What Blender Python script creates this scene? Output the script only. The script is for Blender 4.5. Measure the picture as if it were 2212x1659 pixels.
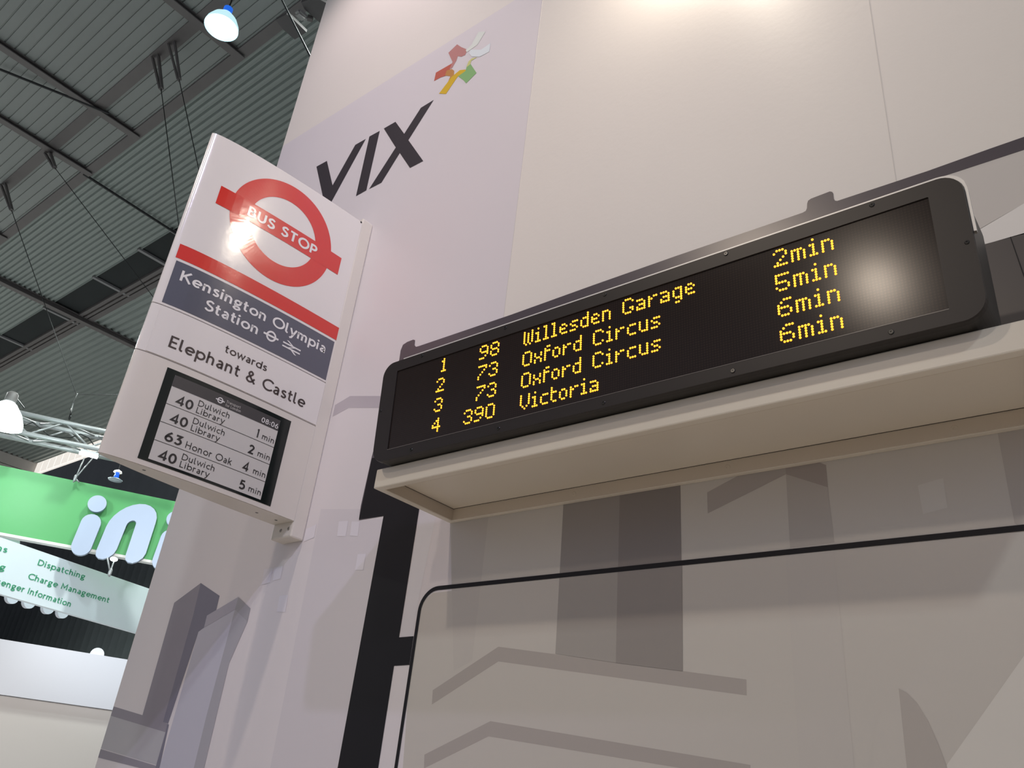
import bpy, bmesh, math, random
from mathutils import Vector, Matrix
random.seed(7)
for o in list(bpy.data.objects): bpy.data.objects.remove(o)
SC = bpy.context.scene
COL = SC.collection
W, H, F = 2212, 1659, 1785.54
CAM = Vector((0, -1.2, 1.45))
RM = ((0.77946533, 0.61865534, 0.09848537), (-0.21976776, 0.41727055, -0.88180917), (-0.586631, 0.66569577, 0.46120843))

# ---------------------------------------------------------------- camera, world, lights
cd = bpy.data.cameras.new('camera'); cam = bpy.data.objects.new('camera', cd); COL.objects.link(cam)
cd.sensor_width = 36; cd.lens = F / W * 36; cd.clip_start = .05; cd.clip_end = 300
cam.matrix_world = Matrix(((RM[0][0], -RM[1][0], -RM[2][0], CAM.x), (RM[0][1], -RM[1][1], -RM[2][1], CAM.y),
                           (RM[0][2], -RM[1][2], -RM[2][2], CAM.z), (0, 0, 0, 1)))
SC.camera = cam
SC.view_settings.view_transform = 'Standard'; SC.view_settings.look = 'None'
SC.view_settings.gamma = 1; SC.view_settings.use_curve_mapping = False; SC.view_settings.exposure = 0
wd = bpy.data.worlds.new('world'); SC.world = wd; wd.use_nodes = True
bg = wd.node_tree.nodes['Background']; bg.inputs[0].default_value = (.86, .86, 1, 1); bg.inputs[1].default_value = .42

def light(kind, name, loc, target, power, color, size=.1, angle=60, blend=.5, size_y=None):
    l = bpy.data.lights.new(name, kind); l.energy = power; l.color = color
    if kind == 'SPOT': l.spot_size = math.radians(angle); l.spot_blend = blend; l.shadow_soft_size = size
    elif kind == 'AREA':
        l.size = size
        if size_y: l.shape = 'RECTANGLE'; l.size_y = size_y
        l.spread = math.radians(angle)
    else: l.shadow_soft_size = size
    o = bpy.data.objects.new(name, l); COL.objects.link(o); o.location = loc
    o.rotation_euler = (Vector(target) - Vector(loc)).to_track_quat('-Z', 'Y').to_euler()
    return o
WARM = (1, .84, .68)
light('POINT', 'wall_wash_lamp', (-.53, -.06, 3.50), (-.52, .0, 2.6), 17.0, (1, .88, .72), .03)
light('SPOT', 'wall_wash_spot', (-1.75, -.75, 5.0), (-1.98, 0, 3.85), 60, (1, .84, .82), .04, 66, 1)
light('SPOT', 'booth_spot', (-1.5, -2.6, 4.35), (-.9, 0, 2.5), 84, WARM, .05, 84, 1)
light('SPOT', 'booth_spot', (-.78, -2.7, 3.36), (-.5, -.1, 2.3), 30, WARM, .05, 80, 1)
light('SPOT', 'bounce_fill_spot', (-.6, -1.9, 4.6), (-.7, -1.7, 0), 200, (1, .84, .70), .06, 48, .4)  # added spot aimed at the platform; its bounce fills the shelf underside
light('SPOT', 'hall_spot', (5.2, -4.4, 9.0), (-2.3, 0, 2.5), 1050, (.72, .68, 1.0), .10, 24, 1)
for hx, hy, hp in ((6, -9, 430), (-7, 3.5, 700), (-21, 1, 2000), (-33, -2, 2000), (-18, 7, 1800), (-30, 6, 2000)):
    light('AREA', 'hall_lamp_light', (hx, hy, 11.2), (hx, hy, 0), hp, (.93, 1, .96), .8, 170)

# ---------------------------------------------------------------- helpers
def ray(u, v):
    c = ((u - W / 2) / F, (v - H / 2) / F, 1)
    return Vector([sum(RM[i][j] * c[i] for i in range(3)) for j in range(3)])
def on(u, v, ax, val):
    d = ray(u, v); return CAM + d * ((val - CAM[ax]) / d[ax])
def onplane(u, v, p, n):
    d = ray(u, v); return CAM + d * ((Vector(p) - CAM).dot(n) / d.dot(n))
ZO = 1.45

def mat(name, col, rough=.5, metal=0, spec=.5, emit=None, es=1, noise=0, nscale=40, bump=0, bscale=200, coat=0):
    m = bpy.data.materials.new(name); m.use_nodes = True; nt = m.node_tree; b = nt.nodes['Principled BSDF']
    b.inputs['Base Color'].default_value = (*col, 1); b.inputs['Roughness'].default_value = rough
    b.inputs['Metallic'].default_value = metal; b.inputs['Specular IOR Level'].default_value = spec
    b.inputs['Coat Weight'].default_value = coat; b.inputs['Coat Roughness'].default_value = .05
    if emit: b.inputs['Emission Color'].default_value = (*emit, 1); b.inputs['Emission Strength'].default_value = es
    if noise or bump: tc = nt.nodes.new('ShaderNodeTexCoord')
    if noise:
        n = nt.nodes.new('ShaderNodeTexNoise'); n.inputs['Scale'].default_value = nscale; n.inputs['Detail'].default_value = 4
        nt.links.new(tc.outputs['Object'], n.inputs['Vector'])
        r = nt.nodes.new('ShaderNodeMix'); r.data_type = 'RGBA'
        r.inputs[6].default_value = (*[c * (1 - noise) for c in col], 1); r.inputs[7].default_value = (*[min(1, c * (1 + noise)) for c in col], 1)
        nt.links.new(n.outputs['Fac'], r.inputs[0]); nt.links.new(r.outputs[2], b.inputs['Base Color'])
    if bump:
        n = nt.nodes.new('ShaderNodeTexNoise'); n.inputs['Scale'].default_value = bscale; n.inputs['Detail'].default_value = 2
        nt.links.new(tc.outputs['Object'], n.inputs['Vector'])
        bp = nt.nodes.new('ShaderNodeBump'); bp.inputs['Strength'].default_value = 1; bp.inputs['Distance'].default_value = bump
        nt.links.new(n.outputs['Fac'], bp.inputs['Height']); nt.links.new(bp.outputs['Normal'], b.inputs['Normal'])
    return m

def obj(name, verts, faces, m, parent=None, smooth=False, label=None):
    me = bpy.data.meshes.new(name); me.from_pydata([tuple(v) for v in verts], [], faces); me.update()
    o = bpy.data.objects.new(name, me); COL.objects.link(o)
    if m: me.materials.append(m)
    if parent: o.parent = parent
    if smooth:
        for p in me.polygons: p.use_smooth = True
    if label: o['label'] = label
    return o
def bobj(name, bm, m, parent=None, smooth=False, label=None):
    bmesh.ops.recalc_face_normals(bm, faces=bm.faces)
    me = bpy.data.meshes.new(name); bm.to_mesh(me); bm.free()
    o = bpy.data.objects.new(name, me); COL.objects.link(o)
    if m: me.materials.append(m)
    if parent: o.parent = parent
    if smooth:
        for p in me.polygons: p.use_smooth = True
    if label: o['label'] = label
    return o
def thing(name, label, cat, group=None, loc=(0, 0, 0)):
    # loc is kept only for reading; parts are built in world coordinates, so the empty sits at the origin of that frame
    o = bpy.data.objects.new(name, None); COL.objects.link(o); o.empty_display_size = .1
    o['label'] = label; o['category'] = cat
    if group: o['group'] = group
    return o
def tag(o, label, cat, group=None, kind=None):
    o['label'] = label; o['category'] = cat
    if group: o['group'] = group
    if kind: o['kind'] = kind
    return o
def settle(root, loc):
    """move an empty to its base point, keeping its parts where they are"""
    loc = Vector(loc); root.location = loc
    for c in root.children: c.location = c.location - loc

def box(bm, x0, x1, y0, y1, z0, z1):
    vs = [bm.verts.new((x, y, z)) for x in (x0, x1) for y in (y0, y1) for z in (z0, z1)]
    for f in ((0, 1, 3, 2), (4, 6, 7, 5), (0, 4, 5, 1), (2, 3, 7, 6), (0, 2, 6, 4), (1, 5, 7, 3)): bm.faces.new([vs[i] for i in f])
def boxo(name, x0, x1, y0, y1, z0, z1, m, parent=None, bevel=0, label=None):
    bm = bmesh.new(); box(bm, x0, x1, y0, y1, z0, z1)
    if bevel: bmesh.ops.bevel(bm, geom=list(bm.edges), offset=bevel, segments=2, profile=.5, affect='EDGES')
    return bobj(name, bm, m, parent, label=label)
def bar(bm, a, b, w, h=None, up=(0, 0, 1)):
    a, b = Vector(a), Vector(b); h = h or w; d = (b - a).normalized(); up = Vector(up)
    if abs(d.dot(up)) > .98: up = Vector((1, 0, 0))
    s = d.cross(up).normalized(); t = s.cross(d)
    vs = [bm.verts.new(p + s * (i * w / 2) + t * (j * h / 2)) for p in (a, b) for i, j in ((-1, -1), (1, -1), (1, 1), (-1, 1))]
    for i in range(4): bm.faces.new([vs[i], vs[(i + 1) % 4], vs[4 + (i + 1) % 4], vs[4 + i]])
    bm.faces.new(vs[3::-1]); bm.faces.new(vs[4:])
def tube(bm, pts, r, n=8):
    pts = [Vector(p) for p in pts]; rings = []
    for i, p in enumerate(pts):
        d = (pts[min(i + 1, len(pts) - 1)] - pts[max(i - 1, 0)]).normalized()
        up = Vector((0, 0, 1)) if abs(d.z) < .95 else Vector((1, 0, 0))
        s = d.cross(up).normalized(); t = s.cross(d)
        rings.append([bm.verts.new(p + (s * math.cos(2 * math.pi * k / n) + t * math.sin(2 * math.pi * k / n)) * r) for k in range(n)])
    for a, b in zip(rings, rings[1:]):
        for k in range(n): bm.faces.new([a[k], a[(k + 1) % n], b[(k + 1) % n], b[k]])
    bm.faces.new(rings[0][::-1]); bm.faces.new(rings[-1])
def lathe(bm, prof, c, axis, n=32, cap=False):
    axis = Vector(axis).normalized(); up = Vector((0, 0, 1)) if abs(axis.z) < .9 else Vector((1, 0, 0))
    s = axis.cross(up).normalized(); t = axis.cross(s); c = Vector(c)
    rings = [[bm.verts.new(c + axis * h + (s * math.cos(2 * math.pi * k / n) + t * math.sin(2 * math.pi * k / n)) * r) for k in range(n)] for r, h in prof]
    for a, b in zip(rings, rings[1:]):
        for k in range(n): bm.faces.new([a[k], a[(k + 1) % n], b[(k + 1) % n], b[k]])
    if cap: bm.faces.new(rings[0][::-1]); bm.faces.new(rings[-1])

# ---------------------------------------------------------------- stroke lettering (cap height 1, x height .70)
def arc(cx, cy, rx, ry, a0, a1):
    n = max(4, int(abs(a1 - a0) / 15))
    return [(cx + rx * math.cos(math.radians(a0 + (a1 - a0) * i / n)), cy + ry * math.sin(math.radians(a0 + (a1 - a0) * i / n))) for i in range(n + 1)]
def spl(*P):
    P = [(2 * P[0][0] - P[1][0], 2 * P[0][1] - P[1][1])] + list(P) + [(2 * P[-1][0] - P[-2][0], 2 * P[-1][1] - P[-2][1])]
    out = []
    for i in range(1, len(P) - 2):
        for k in range(6):
            t = k / 6; a, b, c, d = P[i - 1:i + 3]
            out.append(tuple(.5 * (2 * b[j] + (c[j] - a[j]) * t + (2 * a[j] - 5 * b[j] + 4 * c[j] - d[j]) * t * t + (3 * b[j] - a[j] - 3 * c[j] + d[j]) * t ** 3) for j in (0, 1)))
    return out + [P[-2]]
ST = [(.07, 0), (.07, 1)]; SX = [(.07, 0), (.07, .7)]
ARCH = arc(.27, .42, .20, .21, 180, 0) + [(.47, 0)]
G = {
 'A': (.80, [(.03, 0), (.39, .97), (.75, 0)], [(.17, .3), (.61, .3)]),
 'B': (.66, ST, [(.07, .93), (.3, .93)] + arc(.3, .735, .2, .195, 90, -90) + [(.07, .54)], [(.3, .54)] + arc(.33, .305, .23, .235, 90, -90) + [(.07, .07)]),
 'C': (.84, arc(.52, .5, .45, .44, 42, 318)),
 'D': (.84, ST, [(.07, .93), (.3, .93)] + arc(.3, .5, .44, .43, 90, -90) + [(.07, .07)]),
 'E': (.58, ST, [(.07, .93), (.53, .93)], [(.07, .5), (.48, .5)], [(.07, .07), (.53, .07)]),
 'H': (.78, ST, [(.65, 0), (.65, 1)], [(.07, .5), (.65, .5)]),
 'I': (.22, ST), 'K': (.72, ST, [(.62, 1), (.11, .45)], [(.25, .6), (.68, 0)]),
 'L': (.54, [(.07, 1), (.07, .07), (.5, .07)]),
 'M': (.96, [(.07, 0), (.10, .95), (.45, .3), (.80, .95), (.83, 0)]),
 'O': (1.04, arc(.52, .5, .45, .45, 0, 360)),
 'P': (.62, ST, [(.07, .93), (.32, .93)] + arc(.32, .69, .235, .24, 90, -90) + [(.07, .45)]),
 'S': (.64, spl((.54, .83), (.42, .92), (.28, .935), (.11, .80), (.15, .62), (.33, .52), (.52, .41), (.54, .2), (.36, .065), (.2, .075), (.06, .19))),
 'T': (.68, [(0, .93), (.66, .93)], [(.33, .93), (.33, 0)]),
 'U': (.76, [(.07, 1)] + arc(.36, .36, .29, .295, 180, 360) + [(.65, 1)]),
 'a': (.56, spl((.10, .57), (.24, .635), (.38, .57), (.43, .43)) + [(.43, 0)], spl((.43, .38), (.22, .35), (.09, .2), (.2, .065), (.34, .10), (.43, .2))),
 'b': (.68, ST, arc(.34, .35, .27, .285, 0, 360)), 'c': (.56, arc(.34, .35, .27, .285, 50, 310)),
 'd': (.70, [(.61, 0), (.61, 1)], arc(.34, .35, .27, .285, 0, 360)),
 'e': (.66, [(.09, .35), (.60, .35)], arc(.34, .35, .27, .285, 0, 312)),
 'f': (.36, [(.15, 0), (.15, .79)] + arc(.29, .79, .14, .14, 180, 80), [(0, .63), (.34, .63)]),
 'g': (.62, arc(.28, .44, .2, .195, 0, 360), spl((.2, .25), (.1, .15), (.24, .07), (.44, .02), (.5, -.12), (.28, -.24), (.06, -.14), (.16, 0), (.3, .04)), [(.42, .58), (.58, .62)]),
 'h': (.62, ST, ARCH), 'i': (.22, SX, 'D.07,.91'), 'k': (.54, ST, [(.46, .7), (.1, .32)], [(.2, .43), (.5, 0)]),
 'l': (.30, [(.07, 1), (.07, .2)] + arc(.2, .2, .13, .13, 180, 270) + [(.25, .07)]),
 'm': (.94, SX, arc(.25, .44, .18, .19, 180, 0) + [(.43, 0)], arc(.61, .44, .18, .19, 180, 0) + [(.79, 0)]),
 'n': (.62, SX, ARCH), 'o': (.70, arc(.35, .35, .28, .285, 0, 360)),
 'p': (.68, [(.07, -.3), (.07, .7)], arc(.34, .35, .27, .285, 0, 360)),
 'r': (.40, SX, arc(.27, .42, .20, .21, 180, 65)),
 's': (.50, spl((.40, .57), (.27, .635), (.12, .58), (.11, .46), (.25, .36), (.40, .26), (.38, .12), (.24, .065), (.06, .13))),
 't': (.42, [(.15, .92), (.15, .2)] + arc(.28, .2, .13, .135, 180, 270) + [(.36, .08)], [(.0, .63), (.37, .63)]),
 'u': (.62, [(.07, .7)] + arc(.27, .28, .20, .215, 180, 360) + [(.47, .7)], [(.47, .7), (.47, 0)]),
 'w': (.90, [(.03, .7), (.23, .05), (.44, .62), (.65, .05), (.85, .7)]),
 'y': (.60, [(.04, .7), (.30, .05)], [(.56, .7), (.22, -.2), (.06, -.28)]),
 '&': (.80, spl((.72, 0), (.3, .5), (.16, .76), (.3, .94), (.45, .80), (.36, .62), (.14, .42), (.07, .22), (.26, .06), (.5, .14), (.66, .42))),
 '0': (.64, arc(.31, .5, .24, .44, 0, 360)), '1': (.34, [(.15, 0), (.15, 1)], [(.02, .83), (.15, .93)]),
 '2': (.60, spl((.08, .76), (.15, .9), (.30, .935), (.47, .78), (.42, .56), (.10, .07)) + [(.10, .07), (.54, .07)]),
 '3': (.60, [(.08, .93), (.48, .93), (.26, .58)] + spl((.26, .58), (.44, .52), (.51, .3), (.38, .1), (.24, .065), (.06, .15))),
 '4': (.66, [(.46, 0), (.46, .95), (.06, .27), (.62, .27)]),
 '5': (.60, [(.50, .93), (.17, .93), (.13, .55)] + spl((.13, .55), (.32, .6), (.5, .46), (.50, .22), (.3, .065), (.06, .14))),
 '6': (.64, spl((.46, .97), (.24, .74), (.09, .46), (.07, .32)), arc(.31, .31, .24, .245, 0, 360)),
 '8': (.62, arc(.31, .735, .18, .195, 0, 360), arc(.31, .30, .23, .235, 0, 360)),
 ':': (.26, 'D.1,.2', 'D.1,.6'), ' ': (.32,),
}
def text_geo(s, t=.135, track=.10):
    """list of (verts, faces) in cap-height units, total width"""
    V, Fc, x = [], [], 0
    for ch in s:
        g = G[ch]
        for st in g[1:]:
            if isinstance(st, str):
                cx, cy = map(float, st[1:].split(',')); r = t * .74; b = len(V)
                V += [(x + cx - r, cy), (x + cx, cy - r), (x + cx + r, cy), (x + cx, cy + r)]; Fc.append((b, b + 1, b + 2, b + 3)); continue
            closed = math.hypot(st[0][0] - st[-1][0], st[0][1] - st[-1][1]) < 1e-4 and len(st) > 6
            pts = st[:-1] if closed else st; n = len(pts); b = len(V); pp = []
            for p in pts:
                if not pp or math.hypot(p[0] - pp[-1][0], p[1] - pp[-1][1]) > 1e-4: pp.append(p)
            pts = pp; n = len(pts)
            for i, p in enumerate(pts):
                a = pts[i - 1] if (i or closed) else None; c = pts[(i + 1) % n] if (i < n - 1 or closed) else None
                ds = []
                for q, r_ in ((a, p), (p, c)):
                    if q and r_:
                        l = math.hypot(r_[0] - q[0], r_[1] - q[1]); ds.append(((r_[0] - q[0]) / l, (r_[1] - q[1]) / l))
                mx, my = sum(d[0] for d in ds), sum(d[1] for d in ds); l = math.hypot(mx, my) or 1
                nx, ny = -my / l, mx / l; k = max(.42, nx * -ds[0][1] + ny * ds[0][0])
                w = t / 2 / k
                V += [(x + p[0] + nx * w, p[1] + ny * w), (x + p[0] - nx * w, p[1] - ny * w)]
            for i in range(n if closed else n - 1):
                j = (i + 1) % n; Fc.append((b + 2 * i, b + 2 * i + 1, b + 2 * j + 1, b + 2 * j))
        x += g[0] + track
    return V, Fc, x - track
def text_fit(s, x0, x1, z, h, t=.135, track=.10):
    V, Fc, w = text_geo(s, t, track); k = (x1 - x0) / w
    return [(x0 + a * k, z + b * h) for a, b in V], Fc

def words(s, x0, x1, z, h, t=.135, track=.10):
    """the same line, cut into its words"""
    k = (x1 - x0) / text_geo(s, t, track)[2]; x = x0; out = []
    for w in s.split(' '):
        V, Fc, wd_ = text_geo(w, t, track); out.append(([(x + a * k, z + b * h) for a, b in V], Fc)); x += (wd_ + track + G[' '][0] + track) * k
    return out

# ---------------------------------------------------------------- materials
M = {}
M['wall'] = mat('wall paint cream', (.755, .715, .675), .5, noise=.02, nscale=3, bump=.00022, bscale=70)
M['vinyl'] = mat('vinyl pale lilac', (.70, .66, .695), .45, noise=.015, nscale=3)
def pm(name, c, r=.38): return mat(name, c, r)
M['print_black'] = mat('print black', (.010, .009, .012), .5, spec=.25)
M['print_band'] = mat('print dark plum grey', (.085, .072, .085), .30)
M['print_logo'] = mat('print logo grey', (.036, .029, .038), .5)
M['white'] = mat('sign enamel white', (.72, .69, .68), .16, spec=.5, coat=.3, bump=.0002, bscale=45)
M['offwhite'] = mat('powder coat white', (.66, .62, .58), .33, noise=.03, nscale=14)
M['red'] = mat('sign red', (.60, .028, .018), .14, coat=.4, bump=.0002, bscale=45)
M['slate'] = mat('sign slate grey', (.088, .092, .125), .14, coat=.4, bump=.0002, bscale=45)
M['white_print'] = mat('sign white lettering', (.74, .73, .74), .2)
M['brown_print'] = mat('sign dark lettering', (.055, .04, .038), .25)
M['bezel'] = mat('screen bezel black', (.006, .010, .009), .12)
M['eink'] = mat('e-ink paper grey', (.56, .545, .53), .42, noise=.04, nscale=6)
M['eink_dark'] = mat('e-ink dark grey', (.048, .046, .048), .4)
M['eink_text'] = mat('e-ink black text', (.025, .023, .023), .4)
M['case'] = mat('display case black', (.021, .017, .0165), .42, spec=.35, noise=.06, nscale=60)
M['under'] = mat('display underside', (.024, .022, .020), .45)
M['alu'] = mat('aluminium edge', (.72, .70, .68), .4, metal=.2)
M['screw'] = mat('black screw', (.012, .012, .013), .3)
M['screw_metal'] = mat('steel screw', (.35, .33, .3), .35, metal=.9)
M['shelf'] = mat('shelf cream lacquer', (.68, .63, .565), .40, noise=.02, nscale=8)
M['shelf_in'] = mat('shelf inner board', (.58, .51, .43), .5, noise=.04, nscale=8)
M['led'] = mat('amber led', (.9, .5, .05), .4, emit=(1, .37, .022), es=2.3)
M['ceil'] = mat('roof sheet grey green', (.235, .255, .24), .55, noise=.08, nscale=.7)
M['ceil2'] = mat('roof ribbed sheet', (.25, .285, .265), .5, noise=.08, nscale=.6)
M['steel'] = mat('roof steel dark', (.13, .12, .115), .6, noise=.12, nscale=3)
M['black'] = mat('dark void cloth', (.018, .022, .022), .9, noise=.2, nscale=1.5)
M['curtain'] = mat('hall curtain charcoal', (.058, .070, .072), .9, noise=.2, nscale=1)
M['cladding'] = mat('wall cladding beige', (.44, .42, .39), .6, noise=.06, nscale=1)
M['fascia'] = mat('roof edge panel', (.78, .72, .66), .5, noise=.10, nscale=2, emit=(1, .94, .87), es=.70)  # glow put into the material for daylight through the panels
M['green'] = mat('banner green', (.072, .31, .095), .5, noise=.03, nscale=2)
M['letter'] = mat('letter blue white', (.37, .42, .54), .4)
M['board'] = mat('board white', (.74, .82, .86), .35)
M['kiosk'] = mat('kiosk white', (.62, .64, .70), .45)
M['kiosk_low'] = mat('kiosk cream', (.60, .57, .54), .5)
M['green_text'] = mat('green lettering', (.05, .33, .17), .5)
M['truss'] = mat('truss aluminium', (.33, .34, .34), .4, metal=.3)
M['lamp_on'] = mat('lamp glow', (1, 1, 1), .3, emit=(.80, 1, 1), es=9)
M['tube_on'] = mat('tube glow', (1, 1, 1), .3, emit=(.93, 1, 1), es=7)
M['glass'] = mat('lamp reflector glass', (.35, .55, .62), .15, emit=(.55, .85, .9), es=.95)
M['core'] = mat('lamp core', (1, 1, 1), .3, emit=(.75, .95, 1), es=14)
M['blue'] = mat('lamp neck blue', (.01, .08, .6), .3, emit=(.02, .18, .9), es=.7)
M['floor'] = mat('hall floor carpet', (.22, .21, .22), .9, noise=.1, nscale=8)
M['wire'] = mat('wire', (.012, .014, .014), .6)
M['flagcloth'] = mat('hanging panel grey', (.10, .095, .095), .7)

# ---------------------------------------------------------------- the setting
def struct(o): o['kind'] = 'structure'; return o
floor = struct(boxo('floor', -60, 14, -22, 26, -.1, 0, M['floor']))
boxo('bounce_platform', -2.4, 3.2, -4.0, 0, 0, .04, mat('bounce floor pale wood', (.62, .52, .42), .5, noise=.06, nscale=3), floor, label='added pale platform bouncing warm light up at the booth wall')  # unseen platform, added to bounce warm light onto the shelf underside
XL = -2.374
wall = struct(boxo('wall_back', XL, 3.2, 0, .12, .0, 5.6, M['wall'], bevel=.002))

def Wp(u, v): p = on(u, v, 1, 0); return (p.x, p.z)
_lay = [0]
def wall_poly(name, pts, m, lay, label=None, px=True):
    P = [Wp(*p) for p in pts] if px else list(pts)
    for ax, lim in ((0, XL + .0025), (1, .005)):          # keep the print on the wall
        Q = []
        for k, b in enumerate(P):
            a = P[k - 1]
            if (a[ax] < lim) != (b[ax] < lim):
                t = (lim - a[ax]) / (b[ax] - a[ax]); Q.append((a[0] + t * (b[0] - a[0]), a[1] + t * (b[1] - a[1])))
            if b[ax] >= lim: Q.append(b)
        P = Q
    y = -.00014 * lay
    return obj(name, [(a, y, b) for a, b in P], [tuple(range(len(P)))[::1]], m, wall, label=label)
c5 = lambda x, y: (180 + x * .37071, 1100 + y * .37071)
c3 = lambda x, y: (600 + x * .28933, y * .28933)
cr = lambda x, y: (980 + x * .39783, 1000 + y * .39783)
cz = lambda x, y: (1500 + x * .45758, 900 + y * .45758)
cA = lambda x, y: (1460 + x * .34, 370 + y * .34)
XS = -1.106
zt0 = Wp(640, 301)[1]
wall_poly('vinyl_panel', [(XL + .003, .01), (XS, .01), (XS, zt0 + .01), (XL + .003, zt0 + .01)], M['vinyl'], 1, 'pale lilac printed vinyl sheet', px=False)
# soft skyline print on the vinyl: tones of lilac grey
T = lambda n, c: mat('print ' + n, c, .36)
t1 = T('tower dark', (.27, .25, .30)); t2 = T('tower darker', (.185, .175, .235)); t3 = T('tower light', (.50, .49, .58)); t4 = T('tower side', (.38, .37, .42))
t5 = T('roof band', (.33, .32, .36)); t6 = T('sky tone', (.60, .56, .60)); t7 = T('window light', (.71, .68, .75)); t8 = T('low block', (.44, .43, .47))
t9 = T('block plum', (.30, .28, .33))
sk = 'printed_building'
wall_poly(sk, [c5(-150, 1150), c5(180, 1150), c5(345, 1200), c5(530, 545), c5(685, 430), c5(640, 620), c5(465, 1240), c5(490, 1250), c5(480, 1300), c5(165, 1205), c5(-150, 1110)], t1, 2)
wall_poly(sk, [c5(685, 430), c5(795, 505), c5(775, 590), c5(720, 640), c5(705, 690), c5(672, 715), c5(495, 1250), c5(465, 1240), c5(640, 620)], t2, 3)
wall_poly(sk, [c5(165, 1205), c5(480, 1300), c5(425, 1490), c5(110, 1395), c5(40, 1380), c5(90, 1190)], t8, 3)
wall_poly(sk, [c5(60, 1390), c5(110, 1400), c5(425, 1495), c5(420, 1530), c5(60, 1440)], t1, 4)
wall_poly(sk, [c5(490, 1250), c5(500, 1255), c5(440, 1530), c5(415, 1530), c5(480, 1300)], t2, 5)
wall_poly(sk, [c5(672, 715), c5(705, 690), c5(885, 585), c5(720, 1200), c5(640, 1530), c5(438, 1530)], t3, 5)
wall_poly(sk, [c5(885, 585), c5(958, 655), c5(850, 900), c5(700, 1530), c5(640, 1530), c5(720, 1200)], t4, 6)
wall_poly('printed_roof', [c5(722, 620), c5(905, 512), c5(885, 585), c5(705, 690)], T('roof a', (.40, .38, .46)), 7)
wall_poly('printed_roof', [c5(905, 512), c5(975, 578), c5(958, 655), c5(885, 585)], t5, 7)
wall_poly(sk, [c5(1385, 0), c5(1620, 0), c5(1600, 60), c5(1750, 60), c5(1485, 1530), c5(1085, 1530)], T('sky a', (.64, .605, .65)), 2)
wall_poly(sk, [c5(1965, 0), c5(2055, 40), c5(1960, 500), c5(1920, 740), c5(1845, 740)], T('sky b', (.70, .68, .72)), 2)
wall_poly('printed_roof', [(724, 875), (756.4, 855.6), (822, 855.6), (822, 881), (753.6, 881), (718.5, 900)], T('roof b', (.48, .44, .49)), 3)
for q in ([(1055, 350), (1105, 345), (1088, 428), (1040, 440)], [(1115, 340), (1165, 328), (1150, 405), (1105, 418)],
          [(1145, 505), (1195, 500), (1178, 600), (1128, 598)], [(1490, 72), (1545, 68), (1530, 158), (1480, 158)],
          [(1565, 72), (1612, 72), (1600, 158), (1555, 155)], [(1600, 262), (1648, 260), (1632, 355), (1585, 355)], [(1300, 115), (1360, 88), (1345, 165), (1285, 190)]):
    wall_poly('printed_window', [c5(*p) for p in q], t7, 5)
# right hand skyline under the shelf
r1 = T('right sky', (.62, .59, .56)); wall_poly(sk, [(972, 1095), (2500, 850), (2500, 1720), (985, 1720)], T('shaded right base', (.57, .54, .51)), 1.2)  # base print tone darkened for the shelf's shade, cut at its shadow line
r2 = T('right tower', (.30, .275, .265)); r3 = T('right tower dark', (.235, .21, .205)); r4 = T('right band', (.40, .365, .35))
r5 = T('right pale', (.52, .49, .47)); r6 = T('right mid', (.46, .43, .41)); r7 = T('glass tint', (.545, .515, .49)); r8 = T('light wedge', (.66, .635, .61))
y2 = 1700
wall_poly(sk, [cr(-12, 240), cr(200, 200), cr(100, 1075), cr(0, 1130), cr(-10, 700)], r5, 2)
wall_poly(sk, [cr(603, 100), cr(905, 60), cr(882, 1086), cr(553, 1036)], r2, 3)
wall_poly(sk, [cr(905, 60), cr(1230, 0), cr(1245, 1131), cr(882, 1086)], r3, 4)
wall_poly(sk, [cr(578, 618), cr(892, 585), cr(882, 1086), cr(553, 1036)], T('tower in glass', (.36, .335, .32)), 5)
wall_poly(sk, [cr(892, 585), cr(1241, 551), cr(1245, 1131), cr(882, 1086)], T('tower dark in glass', (.285, .26, .25)), 6)
wall_poly('printed_roof', [(935, 1491), cr(243, 998), cr(1590, 1176), cr(1592, 1263), cr(243, 1078), (933, 1522)], r4, 2)
wall_poly('printed_roof', [(917, 1630), cr(200, 1402), cr(1612, 1640), cr(1612, 1720), cr(190, 1485), (916, 1660)], r4, 2)
wall_poly('printed_roof', [cr(1377, 160), cr(1600, 40), cr(1797, -40), cr(1805, 62), cr(1380, 275)], r4, 3)
wall_poly('printed_roof', [cr(1797, -40), cr(1900, -40), cr(2022, 12), cr(2032, 133), cr(1805, 62)], T('right band dark', (.355, .315, .30)), 4)
wall_poly(sk, [cr(1805, 62), cr(2032, 133), cr(2068, 432), cr(1827, 462)], r6, 3)
wall_poly(sk, [cz(430, 655), cz(660, 625), cz(760, 1700), cz(500, 1700)], T('far block', (.535, .505, .485)), 3)
wall_poly('printed_window', [cz(1055, 325), cz(1175, 290), cz(1195, 430), cz(1080, 460)], T('pale square', (.62, .595, .57)), 3)
wall_poly(sk, [cz(1425, 40), cz(1700, 0), cz(1700, 600), cz(1512, 505)], r6, 3)
wall_poly('printed_glass', [(912, 1300), (935, 1281), (2600, 1105), (2600, 1720), (866, 1720), (886, 1440)], r7, 1.5)
wall_poly('printed_dome', [cz(965, 1283), cz(925, 1310), cz(890, 1360), cz(862, 1440), cz(845, 1540), cz(828, 1700), cz(1008, 1700)], T('dome', (.545, .515, .49)), 4)
wall_poly('printed_dome', [cz(965, 1283), cz(1005, 1305), cz(1050, 1350), cz(1105, 1440), cz(1150, 1540), cz(1210, 1700), cz(1008, 1700)], T('dome dark', (.44, .405, .385)), 5)
wall_poly('printed_light_wedge', [cz(1170, 1700), cz(1195, 1640), cz(1556, 1130), cz(2100, 400), cz(2100, 1700)], r8, 4)
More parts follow.
